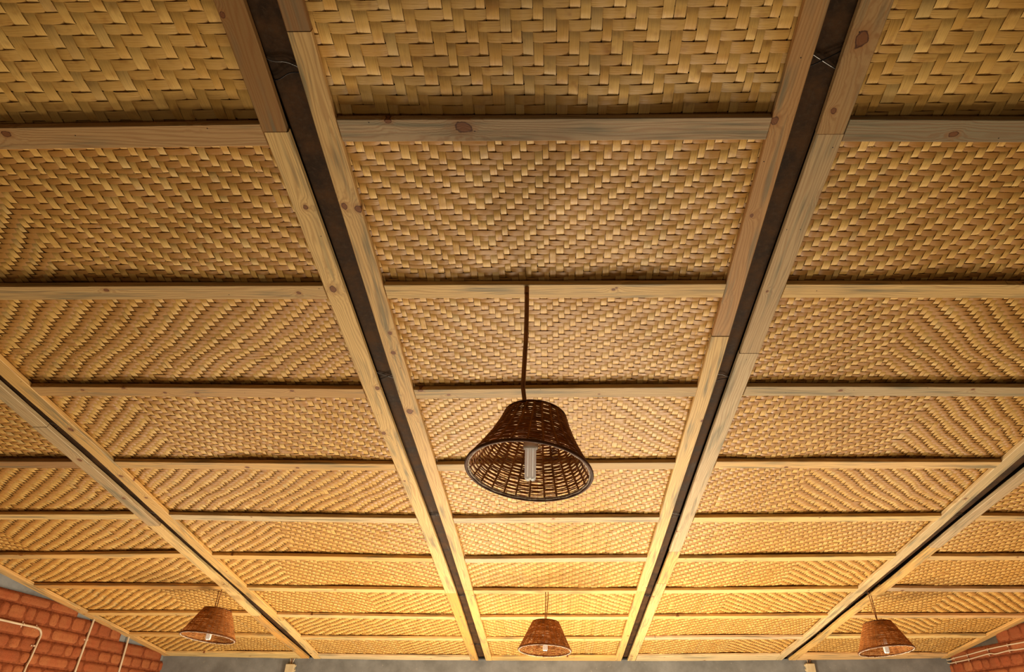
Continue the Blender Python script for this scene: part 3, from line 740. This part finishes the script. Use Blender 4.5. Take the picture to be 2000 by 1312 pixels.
def pendant(name_label, base, R, H, tilt, flared, cord_pts, bulb_off, bulb_bottom, seed, key):
    """base = centre of the lower rim; cord_pts run in world space from the batten down"""
    root = empty('pendant_lamp', base); tag(root, name_label, 'lamp', 'wicker pendant lamps')
    if key not in SHARED:
        me, rad = wicker_shade(R, H, flared, 40 if flared else 38, 26, 0.0025 if flared else 0.0028, seed)
        b = MB(); b.tube([((rad(0) + 0.001) * math.cos(a), (rad(0) + 0.001) * math.sin(a), 0) for a in np.linspace(0, 2 * math.pi, 97)[:-1]], 0.0050, 8, 0, closed=True)
        c = MB(); ra = rad(0)
        c.tube([((ra - (0.0055 if flared else 0.003)) * math.cos(a), (ra - (0.0055 if flared else 0.003)) * math.sin(a), (0.001 if flared else -0.004) + 0.0008 * math.sin(19 * a)) for a in np.linspace(0, 2 * math.pi, 97)[:-1]], 0.0030 if flared else 0.0028, 6, 0, closed=True)
        if flared: c.lathe([(rad(0.0) - 0.0052, 0.0), (rad(0.006) - 0.0046, 0.006)], 96, 0)
        t = MB(); t.tube([(rad(H) * math.cos(a), rad(H) * math.sin(a), H) for a in np.linspace(0, 2 * math.pi, 65)[:-1]], 0.0045, 8, 0, closed=True)
        # cross sticks inside the top ring that carry the socket
        t.tube([(-rad(H), 0, H), (rad(H), 0, H)], 0.003, 6); t.tube([(0, -rad(H), H), (0, rad(H), H)], 0.003, 6)
        SHARED[key] = (me, b.mesh('lower_rim', RATTAN_EDGE, True), c.mesh('rim_lining', THREAD, True), t.mesh('top_ring', RATTAN_EDGE, True))
    meshes = SHARED[key]; sh = None
    for nm, me in zip(('shade', 'lower_rim', 'rim_lining', 'top_ring'), meshes):
        o = bpy.data.objects.new(nm, me); link(o, root); o.rotation_euler = tilt
        if nm == 'rim_lining': o['label'] = 'pale lining thread inside the lower rim'
        if nm == 'lower_rim': o['label'] = 'dark bound lower rim'
    bx, by = bulb_off; zb = bulb_bottom
    g = MB(); r = 0.0058; L = 0.098
    for (sx, sy) in ((-0.0075, -0.006), (0.0075, -0.006), (-0.0075, 0.007), (0.0075, 0.007)):
        pts = [(bx + sx - 0.0048, by + sy, zb + L)] + [(bx + sx - 0.0048 * math.cos(a), by + sy, zb + 0.006 - 0.006 * math.sin(a)) for a in np.linspace(0, math.pi, 7)] + [(bx + sx + 0.0048, by + sy, zb + L)]
        g.tube(pts, 0.0046, 8)
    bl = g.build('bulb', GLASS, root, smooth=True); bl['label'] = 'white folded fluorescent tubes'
    g = MB(); g.lathe([(0.0, zb + L - 0.004), (0.020, zb + L - 0.004), (0.023, zb + L), (0.023, zb + L + 0.012), (0.019, zb + L + 0.028), (0.015, zb + L + 0.038), (0.015, zb + L + 0.060), (0.0, zb + L + 0.062)], 24, 0, (bx, by, 0))
    g.build('bulb_base', WHITE, bl, smooth=True)
    top = (bx, by, zb + L + 0.055)
    g = MB(); g.lathe([(0.019, zb + L + 0.046), (0.020, zb + L + 0.055), (0.018, zb + L + 0.085), (0.008, zb + L + 0.098), (0.0, zb + L + 0.099)], 20, 0, (bx, by, 0))
    g.build('socket', RATTAN_EDGE, root, smooth=True)
    pts = [np.array(p) - np.array(base) for p in cord_pts]
    stop = np.array([bx, by, zb + L + 0.09])
    g = MB()
    for sgn in (-1, 1):
        path = []
        allp = list(pts) + [stop]
        for i, p in enumerate(allp):
            f = i / (len(allp) - 1); o_ = 0.0040 * (1.0 + (1.4 if not flared else 0.0) * (1 - f)) * (1 if f < 1 else 0.6)
            path.append(Vector(p) + Vector((sgn * o_ * math.cos(f * 0.9), sgn * o_ * math.sin(f * 0.9), 0)))
        sm = []
        for i in range(len(path) - 1):
            for q in range(4): sm.append(path[i].lerp(path[i + 1], q / 4))
        sm.append(path[-1]); g.tube(sm, 0.0040 if flared else 0.0034, 8)
    if flared:     # wrap where the cord leaves the batten
        p = pts[0]; g.lathe([(0.0085, -0.03), (0.0085, 0.004)], 12, 0, tuple(p + np.array([0, 0, 0.0])))
    g.build('cord', CORD, root, smooth=True)
    return root

P = world_pt(*on_ceiling(1029, 562), 0.0)
def drop(P, dz, dx=0.0, dy=0.0): return (P[0] + dx, P[1] + dy, P[2] - dz)
rd = math.radians
pendant('large flared brown wicker pendant lamp with see-through weave, nearest in the centre bay', drop(P, 0.690, 0.019, -0.010), 0.187, 0.190, (rd(-7), rd(5), 0), True,
        [drop(P, -0.004), drop(P, 0.05, 0.001), drop(P, 0.12, 0.0015), drop(P, 0.22, 0.001), drop(P, 0.33, -0.003), drop(P, 0.40, -0.005), drop(P, 0.455, 0.002, 0.004)], (0.004, 0.012), -0.016, 3, 'bell')
P = world_pt(*on_ceiling(430, 1153.5), 0.0)
pendant('small conical brown wicker pendant lamp left of the left outer steel beam', drop(P, 0.318, 0.002, -0.004), 0.188, 0.185, (rd(-5), rd(4), 0), False,
        [drop(P, -0.004), drop(P, 0.06), drop(P, 0.12)], (0.003, 0.0), -0.012, 4, 'cone')
P = world_pt(*on_ceiling(1068, 1156), 0.0)
pendant('small conical brown wicker pendant lamp hanging in the centre bay near the back wall', drop(P, 0.392, -0.014, -0.004), 0.188, 0.185, (rd(-6), rd(1.8), 0), False,
        [drop(P, -0.004), drop(P, 0.05, 0.001), drop(P, 0.12, -0.003), drop(P, 0.18, -0.008)], (0.003, 0.0), 0.0, 4, 'cone')
P = world_pt(*on_ceiling(1700, 1163), 0.03)
pendant('small conical brown wicker pendant lamp hanging from the right outer steel beam', drop(P, 0.372 + 0.03, 0.012, -0.004), 0.188, 0.185, (rd(-5.5), rd(-2), 0), False,
        [drop(P, -0.012), drop(P, 0.06), drop(P, 0.14, 0.003), drop(P, 0.19, 0.004)], (0.003, 0.0), -0.012, 4, 'cone')

# ------------------------------------------------------------------ wall services
def on_x(xy, xf):
    d = ray(*xy); k = xf(5.5) / d[0]
    for _ in range(8):
        y = CAM[1] + d[1] * k; k = xf(y) / d[0]
    return CAM + d * k
def saddle(root, p, axis, r, s_, mat=CLIP):
    """small clip strapping a pipe to a wall facing +-x; axis 'v' or 'h' is the pipe's run"""
    m = MB()
    w = r * 2.6
    arc = [(-w, 0.001), (-r * 1.15, 0.001)] + [(-r * 1.15 * math.cos(a), 0.001 + r * 0.9 + r * 1.15 * math.sin(a)) for a in np.linspace(0, math.pi, 7)] + [(r * 1.15, 0.001), (w, 0.001)]
    vs = []
    for hw in (-0.005, 0.005):
        for (q, o_) in arc: vs.append((p[0] + s_ * o_, p[1] + (q if axis == 'v' else hw), p[2] + (hw if axis == 'v' else q)))
    n = len(arc); fs = [(i, i + 1, n + i + 1, n + i) for i in range(n - 1)]
    m.add(vs, fs); o = m.build('clip', mat, root); md = o.modifiers.new('t', 'SOLIDIFY'); md.thickness = 0.0018; md.offset = 0
    return o
def conduit(px_pts, r, clips_px, label, xf, tail=None, group='conduits on the left brick wall', off=0.018):
    s_ = 1 if xf(5) < 0 else -1
    P = [on_x(q, xf) + np.array([s_ * (off + r), 0, 0]) for q in px_pts]
    if tail: P = ([P[0] + np.array(tail[0])] if tail[0] is not None else []) + P + ([P[-1] + np.array(tail[1])] if tail[1] is not None else [])
    root = empty('electrical_conduit', tuple(P[0])); tag(root, label, 'conduit', group)
    sm = []
    V_ = [Vector(p - P[0]) for p in P]
    for i in range(len(V_) - 1):
        for q in range(6):
            a = V_[max(i - 1, 0)]; b = V_[i]; c = V_[i + 1]; d = V_[min(i + 2, len(V_) - 1)]; u = q / 6
            lin = b.lerp(c, u); cr_ = 0.5 * ((2 * b) + (c - a) * u + (2 * a - 5 * b + 4 * c - d) * u * u + (3 * b - a - 3 * c + d) * u ** 3)
            sm.append(cr_ if len(V_) > 3 else lin)
    sm.append(V_[-1]); m = MB(); m.tube(sm, r, 10); m.build('pipe', PVC, root, smooth=True)
    for (c, ax) in clips_px:
        saddle(root, on_x(c, xf) + np.array([s_ * off, 0, 0]) - P[0], ax, r, s_)
    return root
lab1 = 'cream conduit coming along the left brick wall and bending down'
conduit([(0, 1211), (22, 1216), (46, 1221), (62, 1224.5), (71, 1229), (73.5, 1236), (72, 1243), (66, 1256), (53, 1285), (40, 1312)], 0.0075, [((38, 1219), 'h'), ((65, 1225.5), 'h'), ((59, 1261), 'v')], lab1, lx, ((0, -0.5, 0), (0, 0.004, -0.35)))
conduit([(178.6, 1206), (139.7, 1312)], 0.0085, [((163, 1249.5), 'v')], 'straight cream conduit with one white clip rising up the left brick wall', lx, ((0, 0, 0.03), (0, -0.004, -0.35)))
conduit([(246.7, 1241), (226, 1312)], 0.0085, [], 'straight cream conduit on the left brick wall, nearest the back corner', lx, ((0, 0, 0.03), (0, 0.004, -0.35)))
conduit([(1846, 1285), (1850, 1287.5), (1856, 1288.5), (1862, 1287.5), (1870, 1284.5), (1893, 1279), (1933, 1268), (1972, 1259.5), (2000, 1254.5)], 0.0048, [((1867, 1285.5), 'h'), ((1893, 1279.5), 'h'), ((1933, 1268.5), 'h'), ((1972, 1260), 'h')],
        'upper of the two cream cables clipped along the right brick wall', rx, (None, (0, -0.5, 0)), 'cables on the right brick wall')
conduit([(1844, 1284.5), (1849, 1289), (1854, 1293.5), (1861, 1294.8), (1870, 1293), (1896, 1287.5), (1936, 1276.5), (1950, 1276.5), (1976, 1270), (2000, 1267)], 0.0048, [((1871, 1293.5), 'h'), ((1896, 1288), 'h'), ((1936, 1277.5), 'h'), ((1976, 1270.5), 'h')],
        'lower of the two cream cables clipped along the right brick wall', rx, (None, (0, -0.5, 0)), 'cables on the right brick wall')

def junction_box(cx, ztop, label, wires, side):
    y = back_y(cx); root = empty('junction_box', (cx, y, ztop - 0.06)); tag(root, label, 'box', 'boxes on the back wall')
    m = MB(); m.box((-0.043, -0.045, -0.06), (0.043, 0.0, 0.06), 0, 0.006); m.build('box_body', BOXM, root)
    m = MB(); m.box((-0.040, -0.049, -0.057), (0.040, -0.0455, 0.057), 0, 0.0015); m.build('cover', BOXM, root)
    for dz in (0.045, 0.005):
        m = MB(); m.tube([(side * 0.043, -0.024, dz), (side * 0.054, -0.024, dz)], 0.009, 12); m.build('cable_gland', BOXM, root)
    for i, wx in enumerate(wires):
        m = MB(); zt = roof_z(y, 0.0) - (ztop - 0.06) - 0.002
        m.tube([(wx * 0.6, -0.016, 0.058), (wx * 0.9 - 0.002, -0.014, 0.058 + (zt - 0.058) * 0.4), (wx * 1.2, -0.016, zt * 0.75 + 0.015), (wx * 1.4 + 0.003, -0.022, zt)], 0.0035, 8)
        m.build('cable', CORD if i == 1 else PVC, root, smooth=True)
junction_box(-2.58, 2.100, 'cream junction box on the grey back wall below the left outer steel beam', (-0.012, 0.0, 0.016), 1)
junction_box(2.50, 2.118, 'cream junction box on the grey back wall below the right outer steel beam', (-0.012, 0.010), -1)
